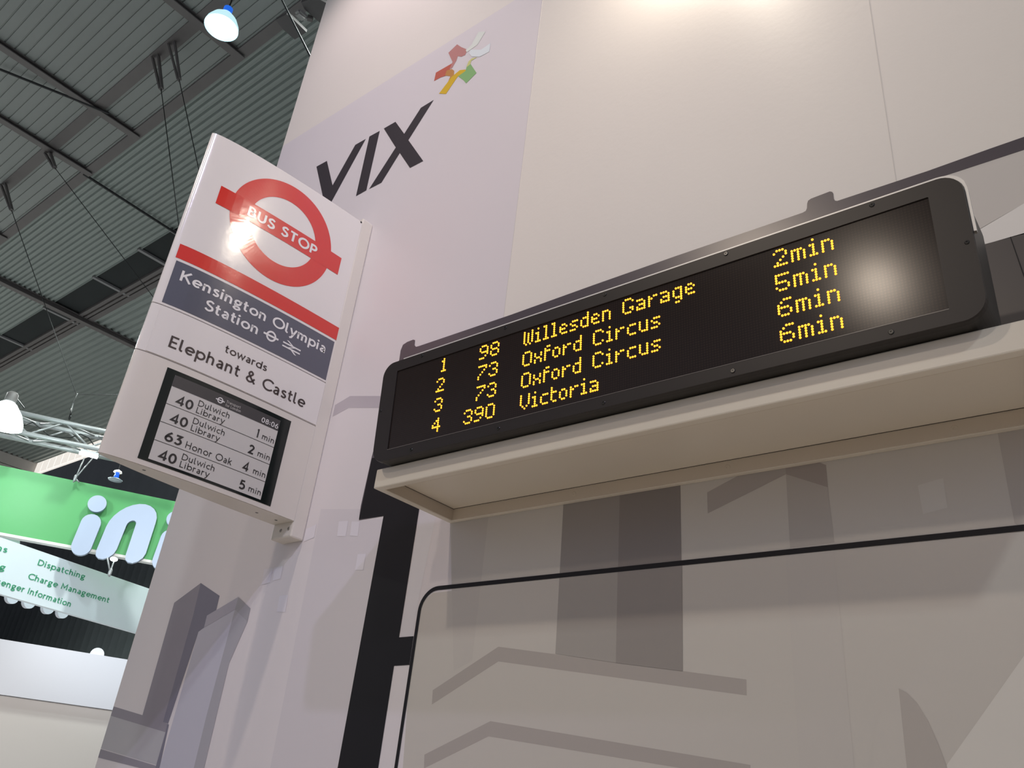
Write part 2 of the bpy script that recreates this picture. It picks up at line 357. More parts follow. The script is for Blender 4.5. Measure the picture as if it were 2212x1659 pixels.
# bus outline
bus = [(776, 1124), (776, 1120), (780, 1093), (804, 985), (863, 777), (866, 757), (871, 745), (880, 739), (893, 734), (897, 735), (896, 746), (899, 749.5), (905, 748),
       (1105, 680), (1280, 617), (1460, 553.6), (1734, 460), (1741, 456), (1743.5, 450), (1744, 440), (1746, 434), (1752.4, 429.5), (1793, 414), (1798, 415), (1800.5, 419), (1801.5, 430), (1804, 434), (1809, 434.5),
       (2004, 370), (2138, 322), (2500, 196), (2500, 230), (2030, 384), (1600, 560), (1200, 760), (960, 830), (945, 900), (906, 1100), (862.5, 1377), (894, 1374.5), (885, 1436.5), (851.7, 1438.5), (817.6, 1659), (812, 1700), (722, 1700), (730, 1659), (829, 1115)]
wall_poly('printed_bus_outline', bus, M['print_band'], 6, 'dark printed outline of a bus front')
wall_poly('printed_bus_pillar', [(776, 1122), (829, 1115), (730, 1659), (722, 1700), (812, 1700), (817.6, 1659), (851.7, 1438.5), (885, 1436.5), (894, 1374.5), (862.5, 1377), (906, 1100), (960, 960), (804, 990)], M['print_black'], 7)
wall_poly('printed_bus_roof', [(2030, 383), (2500, 228), (2500, 350), (2212, 440), (2090, 510)], T('bus roof cream', (.60, .565, .54)), 4)
wall_poly('printed_bus_roof', [(2105, 503), (2212, 440), (2400, 360), (2400, 450), (2212, 506), (2115, 531)], T('bus white', (.80, .77, .75)), 5)
wall_poly('printed_bus_screen', [(2090, 538), (2118, 531), (2212, 504), (2500, 425), (2500, 900), (2000, 900)], T('bus screen', (.075, .065, .065)), 5)
wall_poly('seam_line', [(2182, 513), (2184, 512), (2215, 600), (2212, 600)], M['print_black'], 8)
# window outline of the bus, a rounded black line
def offset_strip(pts, w):
    V, Fc = [], []
    for i, p in enumerate(pts):
        a = pts[max(0, i - 1)]; b = pts[min(len(pts) - 1, i + 1)]; l = math.hypot(b[0] - a[0], b[1] - a[1]); nx, ny = -(b[1] - a[1]) / l * w / 2, (b[0] - a[0]) / l * w / 2
        V += [(p[0] + nx, p[1] + ny), (p[0] - nx, p[1] - ny)]
    for i in range(len(pts) - 1): Fc.append((2 * i, 2 * i + 1, 2 * i + 3, 2 * i + 2))
    return V, Fc
zw = Wp(1400, 1224)[1]; xw = Wp(884, 1470)[0]; rr = .045
path = [(2.6, zw)] + [(xw + rr - rr * math.sin(math.radians(a)), zw - rr + rr * math.cos(math.radians(a))) for a in range(0, 91, 9)] + [(xw, .02)]
V, Fc = offset_strip(path, .0085)
obj('printed_window_outline', [(a, -.0012, b) for a, b in V], Fc, M['print_black'], wall, label='thin black rounded line of the printed bus window')
# panel joints in the wall
for x, z0, z1 in ((-1.106, 2.0, 5.5), (-.24, 2.4, 5.5), (.9, 0, 5.5)):
    boxo('panel_joint', x - .0007, x + .0007, -.0003, .001, z0, z1, T('joint', (.62, .59, .565)), wall)
# company lettering and star
for q in ([(290, 1245), (368, 1202), (410, 1385), (580, 1082), (658, 1038), (362, 1580)], [(685, 1020), (762, 978), (662, 1422), (585, 1465)],
          [(793, 960), (880, 910), (945, 1000), (1070, 805), (1165, 747), (976, 1047), (1087, 1203), (988, 1255), (912, 1143), (775, 1365), (683, 1412), (882, 1102)]):
    wall_poly('logo_letter', [c3(*p) for p in q], M['print_logo'], 5)
stars = [([(1340, 332), (1370, 352), (1418, 372), (1400, 412), (1372, 424), (1345, 420), (1335, 452), (1303, 508), (1283, 517), (1306, 463), (1275, 395)], (.56, .27, .26)),
         ([(1302, 474), (1182, 543), (1168, 606), (1215, 580), (1270, 562), (1312, 560), (1306, 525), (1283, 517)], (.56, .15, .11)),
         ([(1262, 528), (1300, 516), (1318, 530), (1316, 560), (1252, 660), (1290, 570), (1250, 565)], (.56, .28, .10)),
         ([(1205, 700), (1257, 702), (1345, 572), (1412, 532), (1402, 520), (1360, 525), (1300, 575)], (.72, .48, .05)),
         ([(1440, 478), (1485, 545), (1408, 623), (1388, 600), (1348, 570), (1402, 532), (1412, 500)], (.28, .50, .22)),
         ([(1408, 505), (1425, 460), (1450, 437), (1490, 428), (1446, 455), (1440, 480)], (.66, .66, .28)),
         ([(1500, 240), (1552, 237), (1492, 335), (1440, 372), (1412, 392), (1405, 375), (1448, 335)], (.80, .84, .80)),
         ([(1590, 323), (1580, 387), (1510, 425), (1450, 424), (1432, 400), (1440, 372), (1520, 372)], (.80, .86, .90))]
for i, (q, c) in enumerate(stars):
    wall_poly('logo_star_ribbon', [c3(*p) for p in q], mat('star %d' % i, c, .2), 5 + .3 * i)

# ---------------------------------------------------------------- bus stop sign (perpendicular to the wall)
YS = [-.525, -.5245, -.523, -.520, -.516, -.511, -.505] + [-.50 + .02 * k for k in range(20)] + [-.11, -.04, 0]
HS = [.0405 * max(0, 1 - max(0, (-.12 - y) / .405) ** 1.8) ** .53 for y in YS]
XC = -1.7225
def interp(x, X, Y):
    if x <= X[0]: return Y[0]
    for i in range(len(X) - 1):
        if x <= X[i + 1]: return Y[i] + (Y[i + 1] - Y[i]) * (x - X[i]) / (X[i + 1] - X[i])
    return Y[-1]
def kz(z): return interp(z, [.586, .84, 1.0, 1.34, 1.5], [0, .012, .02, .022, .05])
def SG(y, z, off=0):
    """point on the sign's right-hand face; y from the wall, z above the lens, off = standing proud"""
    return (XC + interp(y, YS, HS) + off, y, z + kz(z) * (y + .04) + ZO)
sign = thing('bus_stop_sign', 'white bus stop flag with red roundel jutting out from the lilac wall', 'sign')
def lens_body(name, z0, z1, m, nz=4, label=None):
    prof = [(y, h) for y, h in zip(YS, HS) if y <= -.04]
    loop = [(y, h) for y, h in prof][::-1] + [(y, -h) for y, h in prof[1:]]
    V, Fc, n = [], [], len(loop)
    for i in range(nz + 1):
        z = z0 + (z1 - z0) * i / nz
        for y, h in loop: V.append((XC + h, y, z + kz(z) * (y + .04) + ZO))
    for i in range(nz):
        for k in range(n):
            a, b = i * n + k, i * n + (k + 1) % n; Fc.append((a, b, b + n, a + n))
    Fc.append(tuple(range(n))[::-1]); Fc.append(tuple(range(nz * n, nz * n + n)))
    o = obj(name, V, Fc, m, sign, label=label)
    bm = bmesh.new(); bm.from_mesh(o.data); bmesh.ops.recalc_face_normals(bm, faces=bm.faces)
    es = [e for e in bm.edges if abs(e.verts[0].co.z - e.verts[1].co.z) < .03 and any(len(f.verts) > 4 for f in e.link_faces)]
    bmesh.ops.bevel(bm, geom=es, offset=.0012, segments=2, affect='EDGES'); bm.to_mesh(o.data); bm.free()
    for p in o.data.polygons: p.use_smooth = len(p.vertices) == 4
    md = o.modifiers.new('e', 'EDGE_SPLIT'); md.split_angle = math.radians(40)
    return o
up = lens_body('flag_panel', .9722, 1.513, M['white'], 8)
mid = lens_body('destination_panel', .8445, .9712, M['white'], 2)
low = lens_body('screen_housing', .586, .8435, M['offwhite'], 4)
def srect(name, y0, y1, z0, z1, m, off, par, n=18, thick=0, label=None):
    V, Fc = [], []
    for i in range(n + 1):
        y = y0 + (y1 - y0) * i / n
        V += [SG(y, z0, off), SG(y, z1, off)]
    Fc = [(2 * i, 2 * i + 2, 2 * i + 3, 2 * i + 1) for i in range(n)]
    if thick:
        b = len(V)
        for i in range(n + 1):
            y = y0 + (y1 - y0) * i / n; V += [SG(y, z0, off - thick), SG(y, z1, off - thick)]
        for i in range(n): Fc += [(2 * i, b + 2 * i, b + 2 * i + 2, 2 * i + 2), (2 * i + 1, 2 * i + 3, b + 2 * i + 3, b + 2 * i + 1)]
        Fc += [(0, 1, b + 1, b), (2 * n, b + 2 * n, b + 2 * n + 1, 2 * n + 1)]
    return obj(name, V, Fc, m, par, label=label)
def stext(s, y0, y1, z, h, m, par, t=.135, off=.0012, track=.1, name='lettering'):
    for V, Fc in words(s, y0, y1, z, h, t, track): obj(name, [SG(a, b, off) for a, b in V], Fc, m, par)
def sring(cy, cz, r0, r1, m, off, par, n=96, name='roundel_ring'):
    V, Fc = [], []
    for i in range(n):
        a = 2 * math.pi * i / n
        for r in (r0, r1): V.append(SG(cy + r * math.cos(a), cz + r * math.sin(a), off))
    for i in range(n): j = (i + 1) % n; Fc.append((2 * i, 2 * i + 1, 2 * j + 1, 2 * j))
    return obj(name, V, Fc, m, par)
RC = (-.2745, 1.3266)
sring(*RC, .1017, .1560, M['red'], .0005, up)
srect('roundel_bar', -.4665, -.0820, 1.2977, 1.3555, M['red'], .0007, up)
stext('BUS STOP', -.3825, -.1660, 1.3125, .0295, M['white_print'], up, t=.20, track=.16)
srect('red_stripe', -.5115, -.0375, 1.1052, 1.1452, M['red'], .0006, up, 30)
srect('name_plate', -.5075, -.0418, .9788, 1.0978, M['slate'], .0006, up, 30, label='slate grey station name plate')
stext('Kensington Olympia', -.4875, -.0640, 1.0500, .0285, M['white_print'], up, t=.165)
stext('Station', -.4145, -.2670, 1.0052, .0285, M['white_print'], up, t=.165)
sring(-.2305, 1.0196, .0098, .0148, M['white_print'], .0012, up, 40, name='small_roundel_ring')
srect('small_roundel_bar', -.2535, -.2085, 1.0170, 1.0222, M['white_print'], .0013, up, 6)
# rail symbol: two bars and three slanted strokes
cy, cz_ = -.1665, 1.0165
rs = []
def pl(pts): rs.append([SG(cy + a / 1000, cz_ + b / 1000, .0012) for a, b in pts])
pl([(-28, 3), (28, 3), (28, 7), (-28, 7)]); pl([(-28, -7), (28, -7), (28, -3), (-28, -3)])
pl([(-19, 15), (-12, 15), (4, 7), (-3, 7)][::-1]); pl([(12, 7), (19, 7), (-4, -7), (-11, -7)] if 0 else [(-13, 3.5), (-6, 3.5), (13, -3.5), (6, -3.5)][::-1] if 0 else [(10, 5), (16, 5), (-10, -5), (-16, -5)])
pl([(-1, -7), (6, -7), (19, -15), (12, -15)][::-1])
V, Fc = [], []
for q in rs: Fc.append(tuple(range(len(V), len(V) + 4))); V += q
obj('rail_symbol', V, Fc, M['white_print'], up)
srect('destination_plate', -.5060, -.0410, .8465, .9690, M['white'], .0014, mid, 30, thick=.0018)
stext('towards', -.3370, -.2185, .9215, .0205, M['brown_print'], mid, t=.15, off=.0020)
stext('Elephant & Castle', -.4650, -.0880, .8748, .0305, M['brown_print'], mid, t=.145, off=.0020)
# screen
bez = srect('screen_bezel', -.4512, -.1148, .5990, .8262, M['bezel'], .0008, sign, 20, label='glossy black screen surround')
scr = srect('screen', -.4300, -.1458, .6052, .8148, M['eink'], .0014, sign, 20, label='grey arrivals screen')
srect('screen_header', -.4300, -.1458, .7862, .8148, M['eink_dark'], .0018, scr, 16)
for z in (.7415, .6963, .6510): srect('row_rule', -.4300, -.1458, z - .0006, z + .0006, M['eink_text'], .0018, scr, 16)
sring(-.3130, .7990, .0050, .0075, M['white_print'], .0022, scr, 28, name='header_roundel')
srect('header_roundel_bar', -.3245, -.3015, .7977, .8003, M['white_print'], .0023, scr, 4)
stext('Transport', -.2975, -.2590, .7995, .0070, M['eink'], scr, t=.11, off=.0022)
stext('for London', -.2975, -.2560, .7905, .0070, M['eink'], scr, t=.11, off=.0022)
stext('08:06', -.1975, -.1480, .7905, .0130, M['white_print'], scr, t=.14, off=.0022)
for k, (n, l1, l2, mm) in enumerate((('40', 'Dulwich', 'Library', '1'), ('40', 'Dulwich', 'Library', '2'), ('63', 'Honor Oak', None, '4'), ('40', 'Dulwich', 'Library', '5'))):
    z = .7500 - .0453 * k
    stext(n, -.4105, -.3705, z - .002, .0225, M['eink_text'], scr, t=.17, off=.0022)
    if l2:
        stext(l1, -.3610, -.2785, z + .0145, .0150, M['eink_text'], scr, t=.105, off=.0022)
        stext(l2, -.3610, -.2880, z - .0035, .0150, M['eink_text'], scr, t=.105, off=.0022)
    else: stext(l1, -.3610, -.2435, z - .0020, .0165, M['eink_text'], scr, t=.105, off=.0022)
    w = .007 if mm == '1' else .0155
    x0 = -.200 if mm == '1' else -.2105 if mm != '4' else -.213
    stext(mm, x0, x0 + w, z - .0015, .0220, M['eink_text'], scr, t=.17, off=.0022)
    stext('min', -.1845, -.1480, z, .0150, M['eink_text'], scr, t=.105, off=.0022)
# bracket
boxo('wall_bracket', -1.7630, -1.6822, -.0400, 0, .547 + ZO, 1.530 + ZO, M['offwhite'], sign, bevel=.004)
def disc(name, c, ax, r, m, par, d=.0015, n=16, label=None):
    bm = bmesh.new(); lathe(bm, [(r, -d), (r, 0), (r * .8, d * .6), (r * .35, d * .6), (r * .3, 0)], c, ax, n, True); return bobj(name, bm, m, par, label=label)
for u, v in ((606.2, 1146.3), (623.3, 1141.8)):
    disc('screw', on(u, v, 1, -.0405), (0, -1, 0), .0046, M['screw_metal'], sign)
for u, v in ((311, 1016), (554.5, 1108), (596, 1124)):
    p = on(u, v, 2, .5855 + ZO); disc('screw', (p.x, p.y, .5862 + ZO), (0, 0, -1), .0042, M['screw'], sign, d=.001)
p = on(780.5, 480, 0, -1.681); disc('screw', p, (1, 0, 0), .003, M['screw'], sign, d=.001)
settle(sign, (XC, -.02, .547 + ZO))

# ---------------------------------------------------------------- shelf with recessed underside
shelf = thing('wall_shelf', 'long cream box shelf on the wall under the LED departure board', 'shelf')
X0, X1, YF, Z0, Z1 = -1.1870, -.068, -.2210, .5305 + ZO, .5700 + ZO
ix0, ix1, iy0, iy1 = X0 + .016, X1 - .014, YF + .016, -.012
bm = bmesh.new()
def ringbox(bm, o, i, z0, z1):
    def loop(r, z): return [bm.verts.new((x, y, z)) for x, y in ((r[0], r[2]), (r[1], r[2]), (r[1], r[3]), (r[0], r[3]))]
    ob, it, ib, ot = loop(o, z0), loop(i, z1), loop(i, z0), loop(o, z1)
    for a, b in ((ob, ib), (ot, ob), (ib, it), (it, ot)):
        for k in range(4): bm.faces.new([a[k], a[(k + 1) % 4], b[(k + 1) % 4], b[k]])
ringbox(bm, (X0, X1, YF, 0), (ix0, ix1, iy0, iy1), Z0, Z1)
o = bobj('rim', bm, M['shelf'], shelf); md = o.modifiers.new('b', 'BEVEL'); md.width = .0022; md.segments = 2
boxo('recessed_panel', ix0 - .001, ix1 + .001, iy0 - .001, iy1 + .001, Z0 + .0255, Z1 - .001, M['shelf'], shelf)
bm = bmesh.new()
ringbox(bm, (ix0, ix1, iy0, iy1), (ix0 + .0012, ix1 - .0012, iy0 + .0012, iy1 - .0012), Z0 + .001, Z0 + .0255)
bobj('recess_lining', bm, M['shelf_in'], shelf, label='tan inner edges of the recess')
bm = bmesh.new(); box(bm, ix0 + .0012, ix1 - .0012, iy1 - .0022, iy1 - .0010, Z0 + .0248, Z0 + .0258); box(bm, ix0 + .0012, ix0 + .0024, iy0, iy1, Z0 + .0248, Z0 + .0258)
bobj('shadow_gap', bm, M['brown_print'], shelf)
for u, v in ((1571, 1001), (1240, 1057), (2060, 916)):
    p = on(u, v, 1, iy1 - .0016); disc('screw_plug', (p.x, iy1 - .0014, Z0 + .013), (0, -1, 0), .005, M['shelf_in'], shelf, d=.0006)
settle(shelf, ((X0 + X1) / 2, 0, Z0))

# ---------------------------------------------------------------- LED departure board
board = thing('led_departure_board', 'long black LED departure board with four amber rows on the cream shelf', 'display')
KF = -.065
def FC(x, z, off=0): return (x, -.247 + KF * (z - .57) - off, z + ZO)       # leaning front face
def rrect(x0, x1, z0, z1, r, n=8):
    out = []
    for cx, cz, a0 in ((x1 - r, z1 - r, 0), (x0 + r, z1 - r, 90), (x0 + r, z0 + r, 180), (x1 - r, z0 + r, 270)):
        out += [(cx + r * math.cos(math.radians(a0 + 90 * k / n)), cz + r * math.sin(math.radians(a0 + 90 * k / n))) for k in range(n + 1)]
    return out
BX0, BX1, BZ0, BZ1 = -1.1745, -.1135, .5710, .7795
WX0, WX1, WZ0, WZ1 = -1.1345, -.1540, .5915, .7572
def loopfaces(a, b, n): return [(a + k, a + (k + 1) % n, b + (k + 1) % n, b + k) for k in range(n)]
out = rrect(BX0, BX1, BZ0, BZ1, .028)
inn = rrect(WX0, WX1, WZ0, WZ1, .0015); n = len(out)
V = [FC(x, z, 0) for x, z in inn] + [FC(x, z, 0) for x, z in out]
out2 = rrect(BX0 - .001, BX1 + .001, BZ0 - .001, BZ1 + .001, .029)
V += [FC(x, z, -.003) for x, z in out2] + [FC(x, z, -.010) for x, z in out2] + [FC(x, z, -.0022) for x, z in inn]
Fc = loopfaces(0, n, n) + loopfaces(n, 2 * n, n) + loopfaces(2 * n, 3 * n, n) + [(4 * n + k, 4 * n + (k + 1) % n, (k + 1) % n, k) for k in range(n)]
obj('face_frame', V, Fc, M['case'], board)
# window with the unlit dot grid
m = bpy.data.materials.new('led window'); m.use_nodes = True; nt = m.node_tree; b = nt.nodes['Principled BSDF']
b.inputs['Roughness'].default_value = .175; b.inputs['Specular IOR Level'].default_value = .20
tc = nt.nodes.new('ShaderNodeTexCoord'); mp = nt.nodes.new('ShaderNodeMapping'); mp.inputs['Scale'].default_value = (1 / .00429, 1, 1 / .00407)
mp.inputs['Location'].default_value = (.8145 / .00429, 0, -(.7508 + ZO) / .00407)
fr = nt.nodes.new('ShaderNodeVectorMath'); fr.operation = 'FRACTION'
sb = nt.nodes.new('ShaderNodeVectorMath'); sb.operation = 'SUBTRACT'; sb.inputs[1].default_value = (.5, 0, .5)
ad = nt.nodes.new('ShaderNodeVectorMath'); ad.operation = 'ADD'; ad.inputs[1].default_value = (.5, 0, .5)
ml = nt.nodes.new('ShaderNodeVectorMath'); ml.operation = 'MULTIPLY'; ml.inputs[1].default_value = (1, 0, 1)
ln = nt.nodes.new('ShaderNodeVectorMath'); ln.operation = 'LENGTH'
cr_ = nt.nodes.new('ShaderNodeMapRange'); cr_.inputs[1].default_value = .28; cr_.inputs[2].default_value = .40
mx = nt.nodes.new('ShaderNodeMix'); mx.data_type = 'RGBA'; mx.inputs[6].default_value = (.026, .018, .015, 1); mx.inputs[7].default_value = (.018, .013, .012, 1)
L = nt.links.new
L(tc.outputs['Object'], mp.inputs[0]); L(mp.outputs[0], ad.inputs[0]); L(ad.outputs[0], fr.inputs[0]); L(fr.outputs[0], sb.inputs[0]); L(sb.outputs[0], ml.inputs[0]); L(ml.outputs[0], ln.inputs[0])
L(ln.outputs['Value'], cr_.inputs[0]); L(cr_.outputs[0], mx.inputs[0]); L(mx.outputs[2], b.inputs['Base Color'])
win = obj('window', [FC(x, z, -.0020) for x, z in ((WX0, WZ0), (WX1, WZ0), (WX1, WZ1), (WX0, WZ1))], [(0, 1, 2, 3)], m, board, label='dark dotted display window')
obj('window_lip_glint', [FC(x, z, .0003) for x, z in ((WX0, WZ0 - .0007), (WX1, WZ0 - .0007), (WX1, WZ0 + .0002), (WX0, WZ0 + .0002))], [(0, 1, 2, 3)], mat('lip glint paint', (.16, .14, .13), .3), board, label='painted highlight line along the lower edge of the window')  # lighter strip painted where the case's lower inner edge catches light
# body behind the frame
bl = rrect(BX0 + .001, BX1 - .001, BZ0, BZ1 - .001, .028); n = len(bl)
V = [FC(x, z, -.009) for x, z in bl] + [(x, -.150, z + ZO) for x, z in bl]
obj('body', V, loopfaces(0, n, n) + [tuple(range(n, 2 * n))], M['under'], board)
boxo('wall_mount', -1.02, -.26, -.151, -.0005, .60 + ZO, .74 + ZO, M['under'], board)
# aluminium edge over the top and round the right corner
tp = [(x, z) for x, z in rrect(BX0 - .0014, BX1 + .0014, BZ0 - .0014, BZ1 + .0014, .0294)]
seg = [(BX1 + .0014, .70)] + tp[0:10] + [tp[9]]
seg = [(BX1 + .0014, .69)] + tp[:9] + [(BX0 + .05, BZ1 + .0014)]
V, Fc = [], []
for x, z in seg:
    cx, cz2 = x + (.0030 if x > BX1 - .02 else 0), z + (.0036 if z > BZ1 - .02 else 0)
    V += [FC(x, z, -.0035), FC(cx, cz2, -.0035), FC(cx, cz2, -.0105), FC(x, z, -.0105)]
for i in range(len(seg) - 1):
    for k in range(4): a = 4 * i; Fc.append((a + k, a + (k + 1) % 4, a + 4 + (k + 1) % 4, a + 4 + k))
obj('top_edge_trim', V, Fc, M['alu'], board, label='thin silver edge')
for x in (-1.0685, -.8590, -.6475, -.4330, -.2220):
    for z in (.7735, .5765 + .003): disc('screw', FC(x, z, .0003), (0, -1, -KF), .0036, M['screw'], board, d=.0012)
for x, z in ((-.1215, .675), (-1.1685, .679)): disc('screw', FC(x, z, .0003), (0, -1, -KF), .0030, M['screw'], board, d=.001)
# dot matrix letters, rows counted from the top
LG = {
 'W': (5, '04 10 14 20 24 30 34 40 44 50 54 00 12 22 32 42 52 61 63'), 'i': (3, '01 20 21 31 41 51 60 61 62'), 'l': (3, '00 01 11 21 31 41 51 60 61 62'),
 'e': (4, '21 22 30 33 40 41 42 50 61 62 63'), 's': (4, '21 22 23 30 41 42 53 60 61 62'), 'd': (4, '03 13 23 33 43 53 63 21 22 30 40 50 61 62'),
 'n': (4, '20 21 22 30 40 50 60 33 43 53 63'), 'G': (5, '01 02 03 14 10 20 30 40 50 43 44 54 61 62 63'), 'a': (4, '20 21 22 33 41 42 43 50 53 60 61 62 63'),
 'r': (4, '20 30 40 50 60 31 22 23'), 'g': (4, '21 22 23 30 40 50 33 43 53 63 73 61 62 81 82'), 'O': (5, '01 02 03 10 20 30 40 50 14 24 34 44 54 61 62 63'),
 'x': (4, '20 30 23 33 41 42 50 60 53 63'), 'f': (3, '01 02 10 20 30 40 50 60 21 22'), 'o': (4, '21 22 30 40 50 33 43 53 61 62'),
 'C': (5, '01 02 03 14 10 20 30 40 50 54 61 62 63'), 'c': (4, '21 22 23 30 40 50 61 62 63'), 'u': (4, '20 30 40 50 23 33 43 53 63 61 62'),
 'V': (5, '00 10 20 30 40 51 62 53 04 14 24 34 44'), 't': (3, '00 10 20 30 40 50 21 22 61 62'), ' ': (3, ''),
 'm': (5, '20 21 22 23 30 40 50 60 32 42 52 62 34 44 54 64'),
 '1': (3, '01 10 11 21 31 41 51 60 61 62'), '2': (5, '01 02 03 10 14 24 33 42 51 60 61 62 63 64'), '3': (5, '01 02 03 10 14 24 32 33 44 54 50 61 62 63'),
 '4': (5, '03 13 23 33 43 53 63 12 21 30 40 41 42 44'), '5': (5, '00 01 02 03 04 10 20 30 31 32 33 44 54 50 61 62 63'),
 '6': (5, '02 03 04 11 20 30 31 32 33 40 44 50 54 61 62 63'), '7': (5, '00 01 02 03 04 14 23 32 41 50 60'),
 '8': (5, '01 02 03 10 20 14 24 31 32 33 40 50 44 54 61 62 63'), '9': (5, '01 02 03 10 20 14 24 34 44 31 32 33 53 60 61 62'), '0': (5, '01 02 03 10 20 30 40 50 14 24 34 44 54 61 62 63'),
}
PX, PZ = .004288, .00407
def ledtext(s, x0, z0, right=False):
    w = sum(LG[c][0] + 1 for c in s) - 1
    if right: x0 -= (w - 1) * PX
    V, Fc, x = [], [], x0
    for c in s:
        for d in LG[c][1].split():
            cx, cz = x + int(d[1]) * PX, z0 - int(d[0]) * PZ; b = len(V); n = 8
            for r, of in ((.00182, -.0019), (.0015, -.0009), (.0008, -.0004)):
                V += [FC(cx + r * math.cos(2 * math.pi * k / n), cz + r * math.sin(2 * math.pi * k / n), of) for k in range(n)]
            for q in (0, n): Fc += loopfaces(b + q, b + q + n, n)
            Fc.append(tuple(b + 2 * n + k for k in range(n)))
        x += (LG[c][0] + 1) * PX
    o = obj('led_lettering', V, Fc, M['led'], board); o['kind'] = 'stuff'
for k, (a, r, d, t) in enumerate((('1', '98', 'Willesden Garage', '2min'), ('2', '73', 'Oxford Circus', '5min'), ('3', '73', 'Oxford Circus', '6min'), ('4', '390', 'Victoria', '6min'))):
    z = .7508 - .0405 * k
    ledtext(a, -1.0027, z, True); ledtext(r, -.8735, z, True); ledtext(d, -.8143, z); ledtext(t, -.3615, z)
settle(board, ((BX0 + BX1) / 2, -.2, BZ0 + ZO))

# ---------------------------------------------------------------- hall roof
ZC = ZO + 12
def ribbed(name, y0, y1, prof, pitch, m, x0, x1, z=ZC, parent=None):
    pts = []; y = y0
    while y < y1:
        for a, b in prof:
            if y + a <= y1: pts.append((y + a, z + b))
        y += pitch
    pts.append((y1, z))
    V = [(x, a, b) for x in (x0, x1) for a, b in pts]; n = len(pts)
    return obj(name, V, [(i, i + 1, n + i + 1, n + i) for i in range(n - 1)], m, parent)
ceil = struct(boxo('ceiling', -62, 14, -22, 12.0, ZC + .12, ZC + .3, M['ceil']))
RX0, RX1 = -42.0, 8
ribbed('roof_sheet', -11, 3.30, ((0, 0), (.155, 0), (.160, .022), (.178, .022), (.183, 0)), .187, M['ceil'], -39.6, RX1, parent=ceil)
ribbed('ribbed_sheet', 3.42, 5.66, ((0, 0), (.050, 0), (.075, .055), (.115, .055)), .140, M['ceil2'], -39.6, RX1, parent=ceil)
ribbed('ribbed_sheet', 6.82, 11.95, ((0, 0), (.085, 0), (.11, .07), (.185, .07)), .225, M['ceil2'], -39.6, RX1, parent=ceil)
boxo('skylight_void', -39.6, RX1, 5.66, 6.42, ZC + .06, ZC + .10, M['black'], ceil)
boxo('purlin', -39.6, RX1, 3.24, 3.44, ZC - .05, ZC + .03, M['steel'], ceil)
boxo('purlin', -39.6, RX1, 2.36, 2.58, ZC - .03, ZC + .03, M['steel'], ceil)
for y0_, y1_ in ((6.40, 6.50), (6.56, 6.64), (6.68, 6.84)): boxo('purlin', -39.6, RX1, y0_, y1_, ZC - .03, ZC + .05, M['steel'], ceil)
boxo('gutter', -39.6, RX1, 6.40, 6.84, ZC + .04, ZC + .07, mat('gutter brown', (.15, .13, .125), .6), ceil)
for u in (20, 120, 230, 330, 400):
    p = on(u, 724 - .575 * u + 22, 2, ZC); boxo('skylight_bar', p.x - .05, p.x + .05, 5.60, 6.86, ZC - .02, ZC + .04, mat('bar grey', (.22, .22, .22), .5), ceil)
def ibeam(x, y0, y1, w, h, z=ZC):
    bm = bmesh.new(); box(bm, x - w / 2, x + w / 2, y0, y1, z - h, z - h + .02); box(bm, x - w / 2, x + w / 2, y0, y1, z - .02, z); box(bm, x - .012, x + .012, y0, y1, z - h + .01, z - .01)
    return bobj('roof_beam', bm, M['steel'], ceil)
ibeam(-11.6, -10, 3.4, .17, .10); ibeam(-15.35, -10, 3.4, .17, .10); ibeam(-17.45, -10, 3.4, .17, .10); ibeam(-22.0, -10, 3.4, .17, .10)
ibeam(-24.3, -10, 11.9, .20, .16)
bm = bmesh.new(); tube(bm, [(-17.6, 3.3, ZC - .06), (-17.85, 8.5, ZC - .06)], .03); bobj('conduit', bm, M['wire'], ceil)
bm = bmesh.new(); tube(bm, [on(0, 150, 2, ZC - .1), on(150, 210, 2, ZC - .1), on(235, 245, 2, ZC - .1)], .025); bobj('conduit', bm, M['wire'], ceil)
# far end wall with horizontal cladding boards, roof edge and dark curtains
endw = struct(boxo('wall_left', -40.2, -39.7, -22, 12.0, 0, ZC + .1, M['cladding']))
for k in range(9):
    boxo('cladding_board', -39.7, -39.62, -10, 11.95, ZC - .50 * (k + 1) + .03, ZC - .50 * k, M['cladding'], endw)
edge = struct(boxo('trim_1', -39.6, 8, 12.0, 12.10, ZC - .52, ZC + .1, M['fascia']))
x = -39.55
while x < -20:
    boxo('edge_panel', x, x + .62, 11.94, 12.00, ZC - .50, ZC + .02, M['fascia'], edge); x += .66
front = struct(boxo('wall_front', -90, 14, 18.0, 18.3, 0, 40, M['curtain']))
bm = bmesh.new()
V, Fc = [], []
x, i = -58, 0
while x < -2:
    yy = 17.9 if i % 2 else 17.55
    V += [(x, yy, 0), (x, yy, ZC - .6)]; x += .35; i += 1
Fc = [(2 * k, 2 * k + 2, 2 * k + 3, 2 * k + 1) for k in range(len(V) // 2 - 1)]
obj('curtain', V, Fc, M['curtain'], front, label='dark pleated hall curtain')

